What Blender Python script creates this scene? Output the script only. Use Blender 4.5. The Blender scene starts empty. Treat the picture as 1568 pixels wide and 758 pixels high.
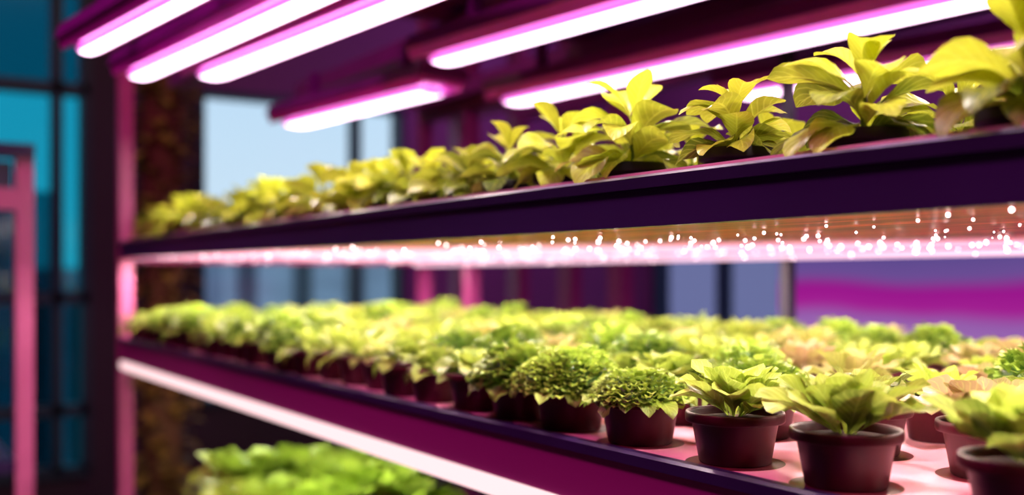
import bpy, math, random
import numpy as np
random.seed(7); rng=np.random.default_rng(7)
H=1.2                      # camera height above floor
S=bpy.context.scene
COL=S.collection
# ------------------------------------------------------------------ materials
def newmat(n):
    m=bpy.data.materials.new(n); m.use_nodes=True
    nt=m.node_tree; nt.nodes.clear()
    o=nt.nodes.new('ShaderNodeOutputMaterial')
    return m,nt,o
def pmat(n,col,rough=.5,metal=0,noise=0.15,scale=20,bump=0.0,emi=None,es=0,spec=.5,stretch=None):
    m,nt,o=newmat(n)
    p=nt.nodes.new('ShaderNodeBsdfPrincipled')
    tc=nt.nodes.new('ShaderNodeTexCoord'); mp=nt.nodes.new('ShaderNodeMapping')
    if stretch: mp.inputs['Scale'].default_value=stretch
    no=nt.nodes.new('ShaderNodeTexNoise'); no.inputs['Scale'].default_value=scale; no.inputs['Detail'].default_value=5
    nt.links.new(tc.outputs['Object'],mp.inputs[0]); nt.links.new(mp.outputs[0],no.inputs['Vector'])
    mx=nt.nodes.new('ShaderNodeMix'); mx.data_type='RGBA'
    mx.inputs['A'].default_value=(*[c*(1-noise) for c in col],1); mx.inputs['B'].default_value=(*[min(1,c*(1+noise)) for c in col],1)
    nt.links.new(no.outputs['Fac'],mx.inputs['Factor']); nt.links.new(mx.outputs['Result'],p.inputs['Base Color'])
    p.inputs['Roughness'].default_value=rough; p.inputs['Metallic'].default_value=metal
    p.inputs['Specular IOR Level'].default_value=spec
    if bump:
        b=nt.nodes.new('ShaderNodeBump'); b.inputs['Strength'].default_value=bump; b.inputs['Distance'].default_value=.003
        nt.links.new(no.outputs['Fac'],b.inputs['Height']); nt.links.new(b.outputs[0],p.inputs['Normal'])
    if emi: p.inputs['Emission Color'].default_value=(*emi,1); p.inputs['Emission Strength'].default_value=es
    nt.links.new(p.outputs[0],o.inputs[0]); return m
def emat(n,col,s):
    m,nt,o=newmat(n); e=nt.nodes.new('ShaderNodeEmission'); e.inputs[0].default_value=(*col,1); e.inputs[1].default_value=s
    nt.links.new(e.outputs[0],o.inputs[0]); return m
def gmat(n,col):
    m,nt,o=newmat(n); t=nt.nodes.new('ShaderNodeBsdfTransparent'); t.inputs[0].default_value=(*col,1)
    g=nt.nodes.new('ShaderNodeBsdfGlossy'); g.inputs['Roughness'].default_value=.1; mx=nt.nodes.new('ShaderNodeMixShader'); mx.inputs[0].default_value=.06
    nt.links.new(t.outputs[0],mx.inputs[1]); nt.links.new(g.outputs[0],mx.inputs[2]); nt.links.new(mx.outputs[0],o.inputs[0]); return m
def leafmat(n,dark,light,red=(.55,.2,.16),transl=.35,rough=.42):
    m,nt,o=newmat(n); N=nt.nodes.new; L=nt.links.new
    at=N('ShaderNodeAttribute'); at.attribute_name='leafdat'
    sp=N('ShaderNodeSeparateColor'); L(at.outputs['Color'],sp.inputs[0])
    def math_(op,a,b=None,c=None):
        q=N('ShaderNodeMath'); q.operation=op
        for i,x in enumerate((a,b,c)):
            if x is None: continue
            if isinstance(x,(int,float)): q.inputs[i].default_value=x
            else: L(x,q.inputs[i])
        return q.outputs[0]
    au=math_('ABSOLUTE',math_('SUBTRACT',sp.outputs[0],.5))       # 0 mid .. .5 edge
    ph=math_('MULTIPLY',math_('SUBTRACT',math_('MULTIPLY',sp.outputs[1],1.0),math_('MULTIPLY',au,.55)),26.)
    sv=math_('POWER',math_('ABSOLUTE',math_('COSINE',ph)),14.)
    mid=math_('LESS_THAN',au,.028)
    vein=math_('MAXIMUM',math_('MULTIPLY',sv,.6),mid)
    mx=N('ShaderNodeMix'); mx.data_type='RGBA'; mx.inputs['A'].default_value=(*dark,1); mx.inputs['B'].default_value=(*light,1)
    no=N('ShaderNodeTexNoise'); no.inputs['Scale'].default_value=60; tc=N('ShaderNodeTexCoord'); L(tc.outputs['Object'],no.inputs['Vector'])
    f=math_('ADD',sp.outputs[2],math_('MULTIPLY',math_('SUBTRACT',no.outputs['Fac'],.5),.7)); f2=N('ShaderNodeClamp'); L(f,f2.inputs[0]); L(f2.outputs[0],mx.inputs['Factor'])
    mr=N('ShaderNodeMix'); mr.data_type='RGBA'; L(at.outputs['Alpha'],mr.inputs['Factor']); L(mx.outputs['Result'],mr.inputs['A']); mr.inputs['B'].default_value=(*red,1)
    mv=N('ShaderNodeMix'); mv.data_type='RGBA'; L(math_('MULTIPLY',vein,.32),mv.inputs['Factor']); L(mr.outputs['Result'],mv.inputs['A']); mv.inputs['B'].default_value=(*[min(1,c*1.3+.08) for c in light],1)
    p=N('ShaderNodeBsdfPrincipled'); L(mv.outputs['Result'],p.inputs['Base Color']); p.inputs['Roughness'].default_value=rough; p.inputs['Specular IOR Level'].default_value=.35
    b=N('ShaderNodeBump'); b.inputs['Strength'].default_value=.6; b.inputs['Distance'].default_value=.0014
    L(math_('ADD',math_('MULTIPLY',vein,-1.),no.outputs['Fac']),b.inputs['Height']); L(b.outputs[0],p.inputs['Normal'])
    t=N('ShaderNodeBsdfTranslucent'); L(mv.outputs['Result'],t.inputs[0])
    ms=N('ShaderNodeMixShader'); ms.inputs[0].default_value=transl; L(p.outputs[0],ms.inputs[1]); L(t.outputs[0],ms.inputs[2]); L(ms.outputs[0],o.inputs[0]); return m

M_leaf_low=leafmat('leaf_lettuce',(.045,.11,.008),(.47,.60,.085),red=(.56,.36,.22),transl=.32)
M_leaf_herb=leafmat('leaf_herb',(.06,.15,.012),(.42,.60,.07),transl=.3)
M_leaf_up=leafmat('leaf_seedling',(.09,.14,.010),(.62,.68,.05),red=(.6,.25,.15),transl=.38,rough=.33)
M_leaf_bright=leafmat('leaf_planter',(.14,.25,.02),(.46,.62,.08))
M_leaf_brown=leafmat('leaf_vine',(.14,.09,.012),(.34,.26,.04))
M_pot_red=pmat('pot_maroon_plastic',(.070,.005,.014),.42,noise=.2,scale=40,spec=.3)
M_pot_blk=pmat('pot_black_plastic',(.010,.006,.012),.5,spec=.3)
M_soil=pmat('soil',(.05,.025,.02),.95,noise=.6,scale=200,bump=1)
M_tray=pmat('tray_pink_white',(1.0,.42,.54),.28,noise=.04,scale=9,bump=.1)
M_hole_shade=pmat('pot_base_shade',(.10,.01,.02),.3)  # flat dark colour for the shade around pot bases
M_lip=pmat('shelf_purple_metal',(.044,.022,.105),.36,metal=.15,noise=.12,scale=3,stretch=(1,.2,1))
M_lip2=pmat('shelf_magenta_metal',(.36,.022,.21),.38,metal=.1,noise=.12,scale=3,stretch=(1,.2,1))
M_rim=pmat('shelf_rim_dark',(.03,.014,.07),.3,metal=.2)
M_post=pmat('post_pink_paint',(.50,.10,.26),.4)
M_postd=pmat('post_dark_magenta',(.25,.03,.15),.4)
M_postg=pmat('post_dark_grey',(.03,.025,.05),.4)
M_housing=pmat('fixture_purple',(.20,.010,.22),.4,metal=.2)
M_deck=pmat('deck_dark_purple',(.18,.012,.17),.5)
M_tube=emat('led_tube_white_pink',(1,.64,.90),6)
M_tubep=emat('led_tube_pink_edge',(1,.17,.76),1.45)
M_refl=pmat('fixture_reflector',(.75,.04,.60),.35)
M_strip=emat('led_strip_warm',(1,.66,.68),1.35)
M_strip2=emat('led_strip_pink',(1,.60,.76),1.5)
M_dot=emat('led_dot',(1,.72,.74),16)
M_floor=pmat('floor_concrete',(.05,.04,.05),.4,noise=.3,scale=4)
M_wall=pmat('wall_paint',(.17,.06,.17),.8)
M_walld=pmat('wall_dark',(.035,.02,.03),.7)
M_ceil=pmat('ceiling_dark',(.05,.015,.05),.8)
M_frame=pmat('window_frame_dark',(.012,.035,.05),.5)
M_teal=gmat('glass_teal',(.11,.60,.68)); M_teal2=gmat('glass_teal_deep',(.022,.28,.35)); M_clear=gmat('glass_clear',(.95,.97,.98)); M_grey=gmat('glass_grey',(.45,.44,.60))
M_bark=pmat('moss_bark',(.12,.06,.02),.9,noise=.6,scale=30,bump=1)

# ------------------------------------------------------------------ mesh builder
class MB:
    def __init__(s): s.v=[];s.f=[];s.m=[];s.d=[];s.n=0;s.mats=[]
    def mi(s,mat):
        if mat not in s.mats: s.mats.append(mat)
        return s.mats.index(mat)
    def add(s,v,f,mat,d=None):
        v=np.asarray(v,float); s.v.append(v)
        if d is None: d=np.zeros((len(v),4)); 
        s.d.append(d); i=s.mi(mat)
        for q in f: s.f.append(tuple(int(a)+s.n for a in q))
        s.m+= [i]*len(f); s.n+=len(v)
    def box(s,x0,x1,y0,y1,z0,z1,mat):
        v=[(x,y,z) for x in(x0,x1) for y in(y0,y1) for z in(z0,z1)]
        s.add(v,[(0,1,3,2),(4,6,7,5),(0,4,5,1),(2,3,7,6),(0,2,6,4),(1,5,7,3)],mat)
    def lathe(s,prof,c,mat,n=28,cap=False):
        a=np.linspace(0,2*math.pi,n,endpoint=False); V=[];F=[]
        for r,z in prof:
            for t in a: V.append((c[0]+r*math.cos(t),c[1]+r*math.sin(t),c[2]+z))
        for i in range(len(prof)-1):
            for j in range(n): F.append((i*n+j,i*n+(j+1)%n,(i+1)*n+(j+1)%n,(i+1)*n+j))
        if cap: F.append(tuple(range((len(prof)-1)*n,len(prof)*n)))
        s.add(V,F,mat)
    def extr(s,prof,y0,y1,mat):   # profile in XZ extruded along Y
        n=len(prof); V=[(x,y0,z) for x,z in prof]+[(x,y1,z) for x,z in prof]
        F=[(i,(i+1)%n,n+(i+1)%n,n+i) for i in range(n)]+[tuple(range(n))[::-1],tuple(range(n,2*n))]
        s.add(V,F,mat)
    def obj(s,name,smooth=True,parent=None):
        me=bpy.data.meshes.new(name); me.from_pydata(np.concatenate(s.v).tolist(),[],s.f)
        for m in s.mats: me.materials.append(m)
        me.polygons.foreach_set('material_index',s.m)
        me.polygons.foreach_set('use_smooth',[smooth]*len(s.f))
        at=me.attributes.new('leafdat','FLOAT_COLOR','POINT'); at.data.foreach_set('color',np.concatenate(s.d).astype(np.float32).ravel())
        me.update(); o=bpy.data.objects.new(name,me); COL.objects.link(o)
        if parent: o.parent=parent
        return o
def leaf(mb,base,az,L,W,a0,a1,mat,tint,red=0,nu=6,nv=9,fold=.25,ruf=.12,pet=.15,pk=.55,roll=0,freq=9):
    v=np.linspace(0,1,nv); ang=a0+(a1-a0)*v**1.2; ds=L/(nv-1)
    cx=np.concatenate([[0],np.cumsum(np.cos((ang[1:]+ang[:-1])/2)*ds)]); cz=np.concatenate([[0],np.cumsum(np.sin((ang[1:]+ang[:-1])/2)*ds)])
    t=np.clip((v-pet)/(1-pet),0,1); p=math.log(.5)/math.log(pk)
    w=np.sin(math.pi*t**p)**.75; w=np.maximum(w,.055*(v<pet+.1)); w*=W/2; w[-1]=W*.015
    u=np.linspace(-1,1,nu+1); ph=random.random()*6.28
    U,Vv=np.meshgrid(u,np.arange(nv)); 
    ww=w[Vv]; yy=U*ww
    off=fold*np.abs(U)*ww+ruf*ww*(U**2)*np.sin(freq*v[Vv]+ph+U*1.5)
    yy2=yy*math.cos(roll)-off*math.sin(roll); off=off*math.cos(roll)+yy*math.sin(roll)
    nx=-np.sin(ang)[Vv]; nz=np.cos(ang)[Vv]
    x=cx[Vv]+nx*off; z=cz[Vv]+nz*off; c,s_=math.cos(az),math.sin(az)
    P=np.stack([base[0]+x*c-yy2*s_,base[1]+x*s_+yy2*c,base[2]+z],-1).reshape(-1,3)
    F=[(i*(nu+1)+j,i*(nu+1)+j+1,(i+1)*(nu+1)+j+1,(i+1)*(nu+1)+j) for i in range(nv-1) for j in range(nu)]
    d=np.stack([(U+1)/2,v[Vv],np.full_like(yy,tint),np.full_like(yy,red)],-1).reshape(-1,4)
    mb.add(P,F,mat,d)
R=random.uniform
def pot(mb,c,r=.051,h=.053,mat=None,n=32):
    mat=mat or M_pot_red
    mb.lathe([(r*.0,0),(r*.68,0),(r*.72,.002),(r*.86,h*.78),(r*.88,h*.80),(r*.985,h*.81),(r*1.0,h*.84),(r*1.0,h*.97),(r*.985,h),(r*.93,h),(r*.90,h*.95),(r*.88,h*.80)],c,mat,n)
    mb.lathe([(r*.885,h*.84),(r*.5,h*.90),(0.001,h*.93)],c,M_soil,max(10,n//2))
def rosette(mb,c,n=16,L=.07,W=.05,tint=.6,red=0,q=1,mat=None,droop=0,up=0):
    mat=mat or M_leaf_low
    for i in range(n):
        k=i/(n-1); az=i*2.4+R(-.3,.3)
        a0=math.radians(34+46*k+R(-8,8)-droop*.4*(1-k)); a1=math.radians(-18+78*k+R(-15,15)-droop*(1-k)+up*(1-k))
        s=(1-.38*k)*R(.85,1.12)
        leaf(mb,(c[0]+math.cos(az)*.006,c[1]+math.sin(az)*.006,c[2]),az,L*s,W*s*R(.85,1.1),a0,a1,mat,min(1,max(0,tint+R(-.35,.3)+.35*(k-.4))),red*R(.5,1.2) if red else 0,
             nu=8 if q else 4,nv=11 if q else 6,fold=R(.15,.4),ruf=R(.12,.35),roll=R(-.4,.4),pk=.6,freq=R(9,18))
def herb(mb,c,rad=.058,hh=.034,n=330,tint=.6,size=.012,fringe=14):
    mb.lathe([(rad*.9,0),(rad*.8,hh*.5),(rad*.45,hh*.8),(.001,hh*.88)],c,M_leaf_herb,16)
    for i in range(n):
        k=(i+.5)/n; ph=math.acos(1-k*.98); az=i*2.39996
        b=1+.10*math.sin(az*3+hh*900)*math.sin(ph*4)
        x=rad*b*math.sin(ph)*math.cos(az);y=rad*b*math.sin(ph)*math.sin(az);z=hh*b*math.cos(ph)
        s=size*R(.7,1.3)
        leaf(mb,(c[0]+x*.93,c[1]+y*.93,c[2]+z*.9),az+R(-.9,.9),s,s*.95,math.radians(85-70*ph/1.57+R(-25,25)),math.radians(20-50*ph/1.57),M_leaf_herb,min(1,max(0,tint+R(-.4,.4))),0,nu=2,nv=4,fold=.4,ruf=.3,pet=.05)
    for i in range(fringe):
        az=i*2*math.pi/fringe+R(-.2,.2)
        leaf(mb,(c[0]+rad*.55*math.cos(az),c[1]+rad*.55*math.sin(az),c[2]+.006),az,R(.035,.05),R(.02,.03),math.radians(R(0,25)),math.radians(R(-80,-40)),M_leaf_herb,R(.2,.7),0,nu=6,nv=8,ruf=.4,freq=20)
def seedling(mb,c,h=.09,tint=.55,q=1,spread=1.,dm=-85):
    mb.lathe([(.0035,0),(.003,h*.3),(.0022,h*.5),(.001,h*.52)],c,M_leaf_up,8)
    nu,nv=(8,12) if q else (4,6)
    a=R(0,6)
    for i in range(4):   # upright top leaves
        az=a+i*1.7+R(-.3,.3)
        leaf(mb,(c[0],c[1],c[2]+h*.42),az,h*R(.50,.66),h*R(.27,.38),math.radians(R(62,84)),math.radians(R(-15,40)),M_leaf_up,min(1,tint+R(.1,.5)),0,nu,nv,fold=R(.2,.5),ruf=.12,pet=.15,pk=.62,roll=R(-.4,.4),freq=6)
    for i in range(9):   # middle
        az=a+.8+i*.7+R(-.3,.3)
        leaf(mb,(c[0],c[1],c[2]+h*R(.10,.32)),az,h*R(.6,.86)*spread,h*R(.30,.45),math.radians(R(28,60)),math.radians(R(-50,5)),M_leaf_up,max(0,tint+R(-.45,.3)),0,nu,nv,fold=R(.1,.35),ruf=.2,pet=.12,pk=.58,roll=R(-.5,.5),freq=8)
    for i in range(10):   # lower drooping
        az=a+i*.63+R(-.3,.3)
        leaf(mb,(c[0],c[1],c[2]+.006),az,h*R(.62,.9)*spread,h*R(.30,.42),math.radians(R(14,42)),math.radians(R(dm,-30)),M_leaf_up,max(0,tint+R(-.6,.05)),R(.2,.6) if R(0,1)<.07 else 0,nu,nv,fold=.15,ruf=.25,pet=.1,pk=.55,roll=R(-.4,.4),freq=10)

XF=.72; XB=1.78; Y0=-.6; Y1=3.40
ZT=H-.193
# ------------------------------------------------------------------ rack
rack=bpy.data.objects.new('grow_rack',None); COL.objects.link(rack)
def rp(mb,name,smooth=False): return mb.obj(name,smooth,rack)
mb=MB()
mb.box(XF+.012,XB,Y0,Y1,ZT-.012,ZT,M_tray); rp(mb,'lower_tray')
mb=MB()
mb.extr([(XF,ZT-.010),(XF+.004,ZT),(XF+.014,ZT),(XF+.014,ZT-.070),(XF,ZT-.070)],Y0,Y1,M_lip2)
mb.extr([(XF-.005,ZT-.012),(XF-.004,ZT-.001),(XF,ZT+.002),(XF+.010,ZT+.002),(XF+.010,ZT-.012)],Y0,Y1,M_rim)
rp(mb,'lower_lip')
mb=MB(); mb.box(XF+.014,XB,Y0,Y1,ZT-.045,ZT-.014,M_deck); rp(mb,'lower_deck')
mb=MB(); mb.extr([(XF-.004,ZT-.072),(XF+.012,ZT-.072),(XF+.012,ZT-.096),(XF+.001,ZT-.098),(XF-.006,ZT-.088)],Y0,Y1-.02,M_strip); rp(mb,'lower_led_strip')
ZU=H+.107; ZB=H+.0525
mb=MB()
mb.extr([(XF,ZB),(XF,ZU-.008),(XF+.004,ZU),(XF+.014,ZU),(XF+.014,ZB)],Y0,Y1,M_lip)
mb.extr([(XF-.005,ZU-.014),(XF-.005,ZU-.002),(XF-.001,ZU+.001),(XF+.010,ZU+.001),(XF+.010,ZU-.014)],Y0,Y1,M_rim)
rp(mb,'upper_lip')
mb=MB(); mb.box(XF+.014,XB,Y0,Y1,ZU-.035,ZU-.02,M_deck); mb.extr([(XF+.02,ZU-.02),(XF+.02,ZU+.007),(XF+.026,ZU+.007),(XF+.026,ZU-.02)],Y0,Y1,M_tray); rp(mb,'upper_deck')  # pink strip added behind the lip stands in for pink light under leaves
# underside panel; brightening towards the far rear is put in as emission
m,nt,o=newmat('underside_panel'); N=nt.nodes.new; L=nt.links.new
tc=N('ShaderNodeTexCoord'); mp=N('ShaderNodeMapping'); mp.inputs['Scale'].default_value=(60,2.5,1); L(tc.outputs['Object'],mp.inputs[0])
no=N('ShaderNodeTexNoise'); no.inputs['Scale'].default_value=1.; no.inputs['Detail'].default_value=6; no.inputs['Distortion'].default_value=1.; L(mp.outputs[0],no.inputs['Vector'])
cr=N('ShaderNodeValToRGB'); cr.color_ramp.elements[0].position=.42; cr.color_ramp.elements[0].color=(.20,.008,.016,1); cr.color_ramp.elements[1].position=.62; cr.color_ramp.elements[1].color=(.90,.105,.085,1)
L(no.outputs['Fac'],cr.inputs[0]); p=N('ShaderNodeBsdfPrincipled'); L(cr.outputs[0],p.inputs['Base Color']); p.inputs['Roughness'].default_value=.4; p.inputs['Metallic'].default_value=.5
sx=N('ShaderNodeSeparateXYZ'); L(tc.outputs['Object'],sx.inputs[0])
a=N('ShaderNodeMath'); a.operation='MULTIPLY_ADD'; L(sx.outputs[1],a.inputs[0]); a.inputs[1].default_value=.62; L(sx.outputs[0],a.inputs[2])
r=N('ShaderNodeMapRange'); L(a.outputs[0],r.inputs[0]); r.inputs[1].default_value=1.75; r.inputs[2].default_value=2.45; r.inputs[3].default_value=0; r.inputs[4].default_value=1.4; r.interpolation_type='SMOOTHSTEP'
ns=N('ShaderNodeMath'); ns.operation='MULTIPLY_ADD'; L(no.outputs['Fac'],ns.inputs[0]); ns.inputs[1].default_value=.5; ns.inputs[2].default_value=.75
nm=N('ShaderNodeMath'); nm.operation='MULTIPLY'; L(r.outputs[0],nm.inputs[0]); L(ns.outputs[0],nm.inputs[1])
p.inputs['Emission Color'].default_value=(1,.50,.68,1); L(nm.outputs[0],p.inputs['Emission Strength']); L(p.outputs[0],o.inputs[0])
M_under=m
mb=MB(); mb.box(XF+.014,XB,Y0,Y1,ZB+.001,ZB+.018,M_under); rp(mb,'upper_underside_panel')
mb=MB(); mb.extr([(XB-.03,H+.036),(XB-.012,H+.036),(XB-.008,H+.040),(XB-.008,H+.048),(XB-.03,H+.048)],Y0,Y1,M_strip2); rp(mb,'rear_led_strip')
mb=MB()
def dot(mb,c,r,mat):
    mb.lathe([(.0001,-r),(r*.7,-r*.7),(r,0),(r*.7,r*.7),(.0001,r)],c,mat,8)
for i in range(44):
    for j in range(14):
        x=.75+j*.073+R(-.03,.03); y=.05+i*.07+R(-.03,.03)
        if R(0,1)<(.18 if y<1.3 else .4): continue
        k=R(.0,1)**2; z=ZB-.002-.014*k; dot(mb,(x,y,z),R(.0009,.0020)*(1 if y<1.3 else .7),M_dot)
        if R(0,1)<.3: dot(mb,(x+R(-.006,.006),y+R(-.01,.01),z-R(.003,.008)),R(.0007,.0013),M_dot)
rp(mb,'led_dot_array',True)
mb=MB()
for (x,y,m_) in [(XF+.02,Y1+.02,M_post),(XB+.02,Y1+.02,M_postd),(XB+.02,1.66,M_postg),(XB+.02,3.08,M_postd)]:
    t=.021 if m_!=M_postg else .012
    mb.box(x-t,x+t,y-t,y+t,0,H+(.70 if x<1 else .95),m_)
rp(mb,'uprights')
mb=MB()
for y in (Y1+.02,): 
    for z in (H-.24,H+.06): mb.box(XF,XB,y-.02,y+.02,z-.02,z+.02,M_postd)
mb.box(XB,XB+.04,Y0,Y1,H+.56,H+.60,M_postd)
rp(mb,'cross_beams')
mb=MB(); mb.box(XF+.0,XB,1.9,3.38,H-.80,H-.77,M_deck); rp(mb,'bottom_deck')

# ------------------------------------------------------------------ overhead grow lights
ZL=H+.46
def fixture(near,far,ext=0.0,w=.034):
    n=np.array(near);f=np.array(far); d=(n-f); ln=np.linalg.norm(d); d/=ln; ln+=ext
    e=bpy.data.objects.new('grow_light_bar',None); COL.objects.link(e)
    e.location=(f[0],f[1],ZL); e.rotation_euler=(0,0,math.atan2(d[1],d[0])-math.pi/2)
    mb=MB()
    K=20; prof=[(w*math.cos(t), .012*math.sin(t)) for t in np.linspace(0,2*math.pi,K,endpoint=False)]
    segs=[(-.03,.05),(-.02,.6),(-.005,.9),(.02,1.),(ln-.02,1.),(ln+.005,.9),(ln+.02,.6),(ln+.03,.05)]
    V=[(x*s,y,z*s) for y,s in segs for (x,z) in prof]
    Fc=[];Fp=[]
    for i in range(len(segs)-1):
        for j in range(K):
            q=(i*K+j,i*K+(j+1)%K,(i+1)*K+(j+1)%K,(i+1)*K+j)
            xm=abs(prof[j][0]+prof[(j+1)%K][0])/2/w
            (Fp if (xm>.80 or i in(0,1,5,6)) else Fc).append(q)
    mb.add(V,Fc,M_tube); mb.add(V,Fp,M_tubep); mb.obj('tube',True,e)
    mb=MB()
    mb.extr([(-w-.016,.002),(-w-.022,.024),(w+.022,.024),(w+.016,.002),(w+.010,.002),(w+.010,.012),(-w-.010,.012),(-w-.010,.002)],-.05,ln+.05,M_refl)
    mb.obj('reflector',False,e)
    mb=MB(); mb.extr([(-w-.026,.0245),(-w-.016,.055),(w+.016,.055),(w+.026,.0245)],-.06,ln+.06,M_housing)
    mb.box(-.012,.012,.1,.12,.055,.138,M_housing); mb.box(-.012,.012,ln-.12,ln-.1,.055,.138,M_housing)
    mb.obj('housing',False,e)
fixture((.474,1.765),(.415,2.253),.9,.023)
fixture((.648,1.652),(.570,2.481),1.0,.031)
fixture((.787,1.567),(.709,2.392),1.2,.038)
fixture((1.231,2.307),(1.154,3.022),0,.050)
fixture((1.145,1.338),(1.077,1.959),1.3,.038)
fixture((1.586,1.057),(1.49,2.319),1.3,.046)
fixture((2.01,1.309),(1.933,1.918),1.6,.054)
mb=MB()
for y in (-.2,.55,1.3,1.9,2.35): mb.box(.36,2.2,y-.02,y+.02,ZL+.19,ZL+.23,M_housing)
for x in (.9,1.32,1.75,2.2): mb.box(x-.03,x+.03,-.6,3.4,ZL+.14,ZL+.19,M_deck)
mb.box(.95,2.2,-.6,2.4,ZL+.23,ZL+.25,M_deck)
for (x,y) in ((.95,2.36),(2.2,2.36),(2.2,0)): mb.box(x-.01,x+.01,y-.01,y+.01,ZL+.24,H+2.3,M_housing)
mb.obj('overhead_frame',False)

# ------------------------------------------------------------------ lower shelf plants
PX=.775
def potobj(name,builder,loc,rot=0,sc=1):
    mb=MB(); builder(mb); o=mb.obj(name,True); o.location=loc; o.rotation_euler=(0,0,rot); o.scale=(sc,)*3; return o
def hole_shade(mb,r=.05): mb.lathe([(r*.66,.0004),(r*.98,.0006),(r*1.02,.0002)],(0,0,0),M_hole_shade,28)  # dark ring painted on the tray as the shaded gap round a pot
def b_lett(t,n=17,L=.074,W=.056,red=0,dr=0,up=0):
    def f(mb): pot(mb,(0,0,0)); hole_shade(mb); rosette(mb,(0,0,.046),n,L,W,t,red,droop=dr,up=up)
    return f
def b_herb(t,**k):
    def f(mb): pot(mb,(0,0,0)); hole_shade(mb); herb(mb,(0,0,.046),tint=t,**k)
    return f
row=[(.470,'potted_lettuce',b_lett(.6,26,.092,.054,0,0,24)),(.645,'potted_lettuce',b_lett(.66,30,.090,.052,0,0,24)),(.787,'potted_lettuce',b_lett(.7,32,.088,.046,0,0,16)),
     (.94,'potted_herb',b_herb(.8,rad=.056,hh=.036,n=520,size=.010)),(1.076,'potted_herb',b_herb(.78,rad=.070,hh=.054,n=780,size=.0105)),(1.19,'potted_herb',b_herb(.5,rad=.064,hh=.048,size=.018,n=280,fringe=24)),(1.302,'potted_lettuce',b_lett(.4,26,.07,.040,0,30))]
for y,n,b in row: potobj(n,b,(PX,y,ZT),R(0,6))
for (x,y,n,b) in [(.93,.600,'potted_lettuce',b_lett(.5,26,.078,.046,.75)),(.93,.44,'potted_lettuce',b_lett(.5,24,.08,.050,.15)),(.93,.75,'potted_lettuce',b_lett(.5,28,.072,.040,.2)),(.925,.90,'potted_herb',b_herb(.75,rad=.062,hh=.045)),(.92,1.05,'potted_lettuce',b_lett(.6,28,.07,.040))]:
    potobj(n,b,(x,y,ZT),R(0,6))
def massplant(mb,x,y,near,dr=0):
    pot(mb,(x,y,ZT),.046,.050,M_pot_red,14)
    c=(x,y,ZT+.045+R(-.006,.010)); r=R(0,1); redz=(x>1.0 and y<1.6)
    red=R(.3,.8) if (redz and r<.30) else (R(.2,.5) if r<.07 else 0)
    if r>.8: herb(mb,c,R(.05,.062),R(.042,.056),150,R(.4,.8),.018,10)
    else: rosette(mb,c,28 if near else 24,R(.056,.084),R(.026,.040),R(.25,.9),red,1 if near else 0,droop=dr)
mb=MB()
y=1.42
while y<3.33: massplant(mb,PX+R(-.012,.005),y,False,60); y+=.10
mb.obj('lettuce_bed',True)
mb=MB()
for j,x in enumerate((.92,1.06,1.20,1.34,1.48,1.62,1.71)):
    y=.45+.06*(j%2) if j else 1.19
    while y<3.33:
        massplant(mb,x+R(-.025,.025),y+R(-.025,.025),y<1.3 and x<1.3,15); y+=.125
mb.obj('lettuce_bed',True)
# ------------------------------------------------------------------ upper seedlings
for i,(y,h,t,sc) in enumerate([(.31,.10,.6,1),(.485,.118,.6,1),(.645,.112,.6,1),(.810,.100,.65,1),(.985,.125,.8,1),(1.13,.108,.6,1),(1.26,.10,.55,1)]):
    def b(mb,h=h,t=t):
        pot(mb,(0,0,-.045),.040,.062,M_pot_blk,24); seedling(mb,(0,0,.012),h,t)
    potobj('potted_seedling',b,(.80,y,ZU+.010),R(0,6))
mb=MB()
y=1.36
while y<3.36:
    c=(.80+R(-.01,.01),y,ZU+.010); pot(mb,(c[0],c[1],ZU-.018),.035,.038,M_pot_blk,12); seedling(mb,c,R(.085,.122),R(.35,.75),0,1.1,-65); y+=.072
mb.obj('seedling_bed',True)
mb=MB()
for x in (.94,1.06,1.2,1.4,1.6):
    y=.3+R(0,.1)
    while y<3.35:
        c=(x+R(-.02,.02),y,ZU+.008); pot(mb,(c[0],c[1],ZU-.018),.035,.04,M_pot_blk,12); seedling(mb,c,R(.085,.11),R(.35,.75),0,1.1); y+=.13
mb.obj('seedling_bed',True)
mb=MB()
for i in range(30):
    k=(i%10)/9; x=.84+k*.42; yy=2.35+(i//10)*.16+R(-.04,.04)
    rosette(mb,(x+R(-.03,.03),yy,H-.62+.05*math.sin(k*math.pi*.8+.6)+R(-.02,.02)),18,R(.13,.18),R(.08,.11),R(.6,.95),0,0,M_leaf_bright)
mb.box(.80,1.36,2.28,2.78,H-.769,H-.60,M_pot_blk)
mb.obj('lettuce_planter',True)

# ------------------------------------------------------------------ left aisle frame, vine column
mb=MB()
mb.box(.435,.485,3.48,3.53,0,H+.40,M_post); mb.box(-.5,.435,3.48,3.53,H+.20,H+.265,M_post); mb.box(-.5,.485,3.46,3.55,H+.36,H+.40,M_rim)
mb.box(-.5,.435,3.49,4.2,H-.60,H-.56,M_rim); mb.box(-.5,-.45,3.48,3.53,0,H+.40,M_post); mb.box(-.5,.43,3.53,4.2,H+.27,H+.35,M_rim)
mb.obj('side_rack_frame',False)
mb=MB()
cx,cy=1.11,4.45
mb.lathe([(.07,0),(.085,.5),(.075,1.2),(.09,1.8),(.07,2.2)],(cx,cy,0),M_bark,14)
for i in range(520):
    z=R(.05,2.15); az=R(0,6.28); leaf(mb,(cx+.07*math.cos(az),cy+.07*math.sin(az),z),az,R(.05,.12),R(.04,.07),R(-.2,.9),R(-1.4,-.3),M_leaf_brown,R(0,1),0,4,5)
mb.obj('climbing_plant_column',True)

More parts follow.
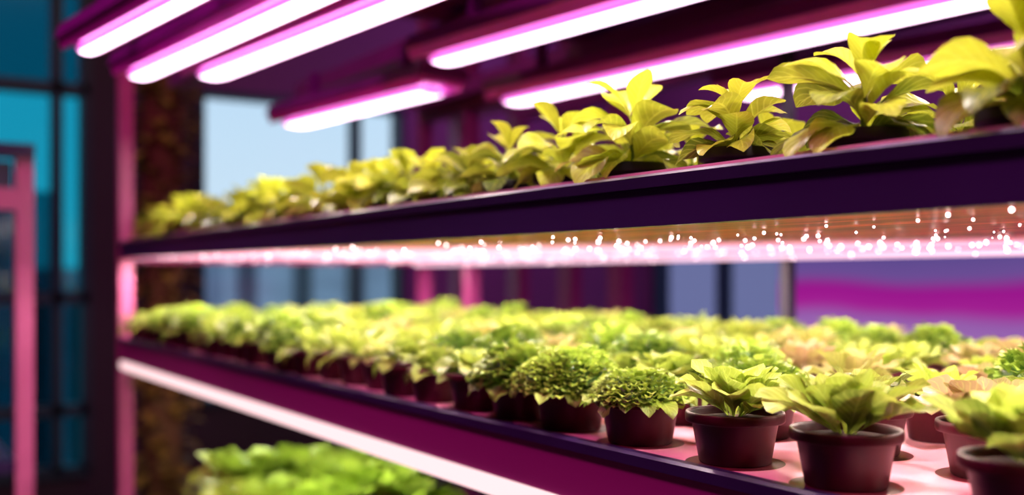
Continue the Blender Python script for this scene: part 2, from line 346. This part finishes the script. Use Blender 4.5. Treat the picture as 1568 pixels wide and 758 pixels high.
# ------------------------------------------------------------------ room
def boxobj(name,*a,mat):
    mb=MB(); mb.box(*a,mat); return mb.obj(name,False)
WY=6.0; WX=5.0; CZ=H+2.3
boxobj('floor',-2,WX+.2,-2.5,WY+.2,-.1,0,mat=M_floor)
boxobj('ceiling',-2,WX+.2,-2.5,WY+.2,CZ,CZ+.1,mat=M_ceil)
boxobj('wall_left',-2,-1.9,-2.5,WY+.2,0,CZ,mat=M_walld)
boxobj('wall_rear',-2,WX+.2,-2.6,-2.5,0,CZ,mat=M_walld)
mb=MB()
mb.box(-2,.1,WY,WY+.15,0,CZ,M_walld); mb.box(.1,1.105,WY,WY+.15,0,.15,M_walld)
mb.box(1.105,1.69,WY,WY+.15,0,CZ,M_walld); mb.box(1.69,3.0,WY,WY+.15,H+1.06,CZ,M_wall); mb.box(1.69,3.0,WY,WY+.15,0,.45,M_walld); mb.box(3.0,WX+.2,WY,WY+.15,0,CZ,M_wall)
mb.obj('wall_far',False)
mb=MB()
mb.box(.1,1.105,WY+.06,WY+.065,H+1.02,CZ,M_teal2); mb.box(.1,1.105,WY+.06,WY+.065,H+.45,H+1.02,M_teal); mb.box(.1,.925,WY+.06,WY+.065,.15,H+.45,M_teal2); mb.box(.925,1.105,WY+.06,WY+.065,.15,H+.45,M_teal)
for x in (.1,.50,.925,1.07): mb.box(x,x+.05,WY-.03,WY+.1,.15,CZ,M_frame)
for z in (H+1.0,H-.12,H-.72,.15): mb.box(.1,1.105,WY-.03,WY+.1,z-.03,z+.03,M_frame)
mb.obj('window_1',False)
mb=MB()
mb.box(1.69,3.0,WY+.06,WY+.065,.45,H+1.06,M_clear)
for x in (1.69,2.66,2.96): mb.box(x,x+.04,WY-.03,WY+.1,.45,H+1.06,M_frame)
for z in (.45,H+.0-.3,H+1.03): mb.box(1.69,3.0,WY-.03,WY+.1,z,z+.04,M_frame)
mb.obj('window_2',False)
mb=MB()
mb.box(WX,WX+.15,-2.5,4.6,0,CZ,M_wall); mb.box(WX,WX+.15,4.6,5.9,0,H-.6,M_wall); mb.box(WX,WX+.15,4.6,5.9,H+.35,CZ,M_wall); mb.box(WX,WX+.15,5.9,WY,0,CZ,M_wall)
mb.obj('wall_right',False)
mb=MB(); mb.box(WX+.06,WX+.065,4.6,5.9,H-.6,H+.35,M_grey)
for y in (4.6,5.2,5.86): mb.box(WX-.02,WX+.1,y,y+.04,H-.6,H+.35,M_frame)
mb.obj('window_3',False)
M_bld=pmat('building_blue_grey',(.24,.31,.38),.8,noise=.4,scale=1.2,stretch=(1,1,3))
for (x0,x1,y0,z1) in ((-1.5,1.6,13,H+1.2),(1.9,4.2,16,H+.1),(4.3,7.5,14,H+.6),(7.8,11,15,H+.3)):
    mb=MB(); mb.box(x0,x1,y0,y0+3,-3,z1,M_bld); 
    for i in range(4): mb.box(x0+.2+i*(x1-x0)/4,x0+.2+i*(x1-x0)/4+.25,y0-.05,y0,-2,z1-.3,M_frame)
    mb.obj('office_building',False)
mb=MB()
for y in (5.30,4.67,4.2,3.8): mb.box(2.98,3.05,y-.05,y+.05,0,H+1.6,M_postd)
mb.box(2.98,3.05,3.8,5.35,H+.9,H+.97,M_postd); mb.box(2.98,3.05,3.8,5.35,H+1.3,H+1.36,M_postd); mb.box(2.98,3.6,3.8,5.35,H-.45,H-.40,M_deck)
mb.obj('rear_rack',False)
m,nt,o=newmat('magenta_wash_emission'); N=nt.nodes.new; L=nt.links.new  # purple wash of light on the wall, painted as banded emission
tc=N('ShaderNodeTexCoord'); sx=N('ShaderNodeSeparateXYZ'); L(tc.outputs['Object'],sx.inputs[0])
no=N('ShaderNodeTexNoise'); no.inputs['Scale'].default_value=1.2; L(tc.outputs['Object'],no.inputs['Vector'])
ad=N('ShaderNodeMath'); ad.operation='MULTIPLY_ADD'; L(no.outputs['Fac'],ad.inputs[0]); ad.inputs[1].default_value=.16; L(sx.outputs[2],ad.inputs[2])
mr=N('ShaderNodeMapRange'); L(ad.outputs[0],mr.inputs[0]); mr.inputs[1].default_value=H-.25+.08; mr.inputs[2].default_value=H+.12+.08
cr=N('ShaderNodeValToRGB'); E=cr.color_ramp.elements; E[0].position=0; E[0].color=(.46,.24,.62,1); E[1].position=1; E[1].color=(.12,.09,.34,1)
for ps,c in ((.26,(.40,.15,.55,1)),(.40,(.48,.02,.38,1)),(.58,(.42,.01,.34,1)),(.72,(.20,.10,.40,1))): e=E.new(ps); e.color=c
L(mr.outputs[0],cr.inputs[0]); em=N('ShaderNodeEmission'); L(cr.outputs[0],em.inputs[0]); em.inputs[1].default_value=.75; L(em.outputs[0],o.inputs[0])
mb=MB(); mb.box(3.2,3.24,.2,3.0,H-.40,H+.14,m); mb.box(3.19,3.25,.15,3.05,H+.14,H+.2,M_rim); mb.box(3.19,3.25,.15,3.05,H-.45,H-.40,M_rim)  # board and rims added to carry the painted wash
for y in (.3,1.6,2.9): mb.box(3.2,3.24,y-.02,y+.02,0,H-.45,M_postd)
mb.obj('magenta_wash_board',False)

# ------------------------------------------------------------------ lights
def area(name,loc,rot,sx_,sy_,pw,col,shape='RECTANGLE'):
    l=bpy.data.lights.new(name,'AREA'); l.shape=shape; l.size=sx_; 
    if shape=='RECTANGLE': l.size_y=sy_
    l.energy=pw; l.color=col; o=bpy.data.objects.new(name,l); o.location=loc; o.rotation_euler=rot; COL.objects.link(o); return o
warm=(1,.79,.70)
for i in range(12):
    for j in range(4):
        area('led_and_fill_light',(.79+j*.28,.2+i*.28,ZB-.004),(0,0,0),.03,.03,(1.4 if i<6 else 1.7),warm,'DISK')
for y in (2.2,2.9): area('led_and_fill_light',(1.0,y,ZT-.05),(0,0,0),.04,.04,3.2,(1,1,.6),'DISK')  # unseen lamps under the lower deck, added to brighten the planter lettuce
for (x,y) in ((.72,.55),(.72,1.05),(.74,1.6),(.74,2.2),(.74,2.9),(1.2,.7),(1.2,1.4),(1.2,2.2)):
    area('led_and_fill_light',(x,y,ZL-.02),(0,0,0),.05,.05,2.3,(1,.86,.72),'DISK')  # fill discs at bar height, added to brighten the upper leaves
for x,y,pw,c in ((-.5,.4,36,(1,.12,.62)),(-.5,2.2,34,(1,.12,.62)),(.3,-.7,16,(1,.62,.56)),(3.9,2.5,16,(1,.2,.9)),(3.6,4.6,24,(.9,.3,1)),(1.0,4.0,11,(1,.7,.4))):
    area('ceiling_fill',(x,y,CZ-.08),(0,0,0),.5,.5,pw,c)  # unseen area fills, added to light the shelf lips and background
w=bpy.data.worlds.new('sky'); S.world=w; w.use_nodes=True; nt=w.node_tree; bg=nt.nodes['Background']
tc=nt.nodes.new('ShaderNodeTexCoord'); sx=nt.nodes.new('ShaderNodeSeparateXYZ'); cr=nt.nodes.new('ShaderNodeValToRGB')
cr.color_ramp.elements[0].position=0; cr.color_ramp.elements[0].color=(.58,.70,.80,1); cr.color_ramp.elements[1].position=.5; cr.color_ramp.elements[1].color=(.30,.56,.84,1)
nt.links.new(tc.outputs['Generated'],sx.inputs[0]); nt.links.new(sx.outputs[2],cr.inputs[0]); nt.links.new(cr.outputs[0],bg.inputs[0]); bg.inputs[1].default_value=1.35
# ------------------------------------------------------------------ camera
th=math.atan(1020/1600)
cd=bpy.data.cameras.new('camera'); cam=bpy.data.objects.new('camera',cd); COL.objects.link(cam); S.camera=cam
cam.location=(0,0,H); cam.rotation_euler=(math.pi/2,0,-th)
cd.sensor_width=36; cd.lens=36*1600/1568; cd.shift_y=43/1568; cd.clip_start=.02
cd.dof.use_dof=True; cd.dof.focus_distance=1.08; cd.dof.aperture_fstop=2.0
S.view_settings.view_transform='Standard'; S.view_settings.look='None'
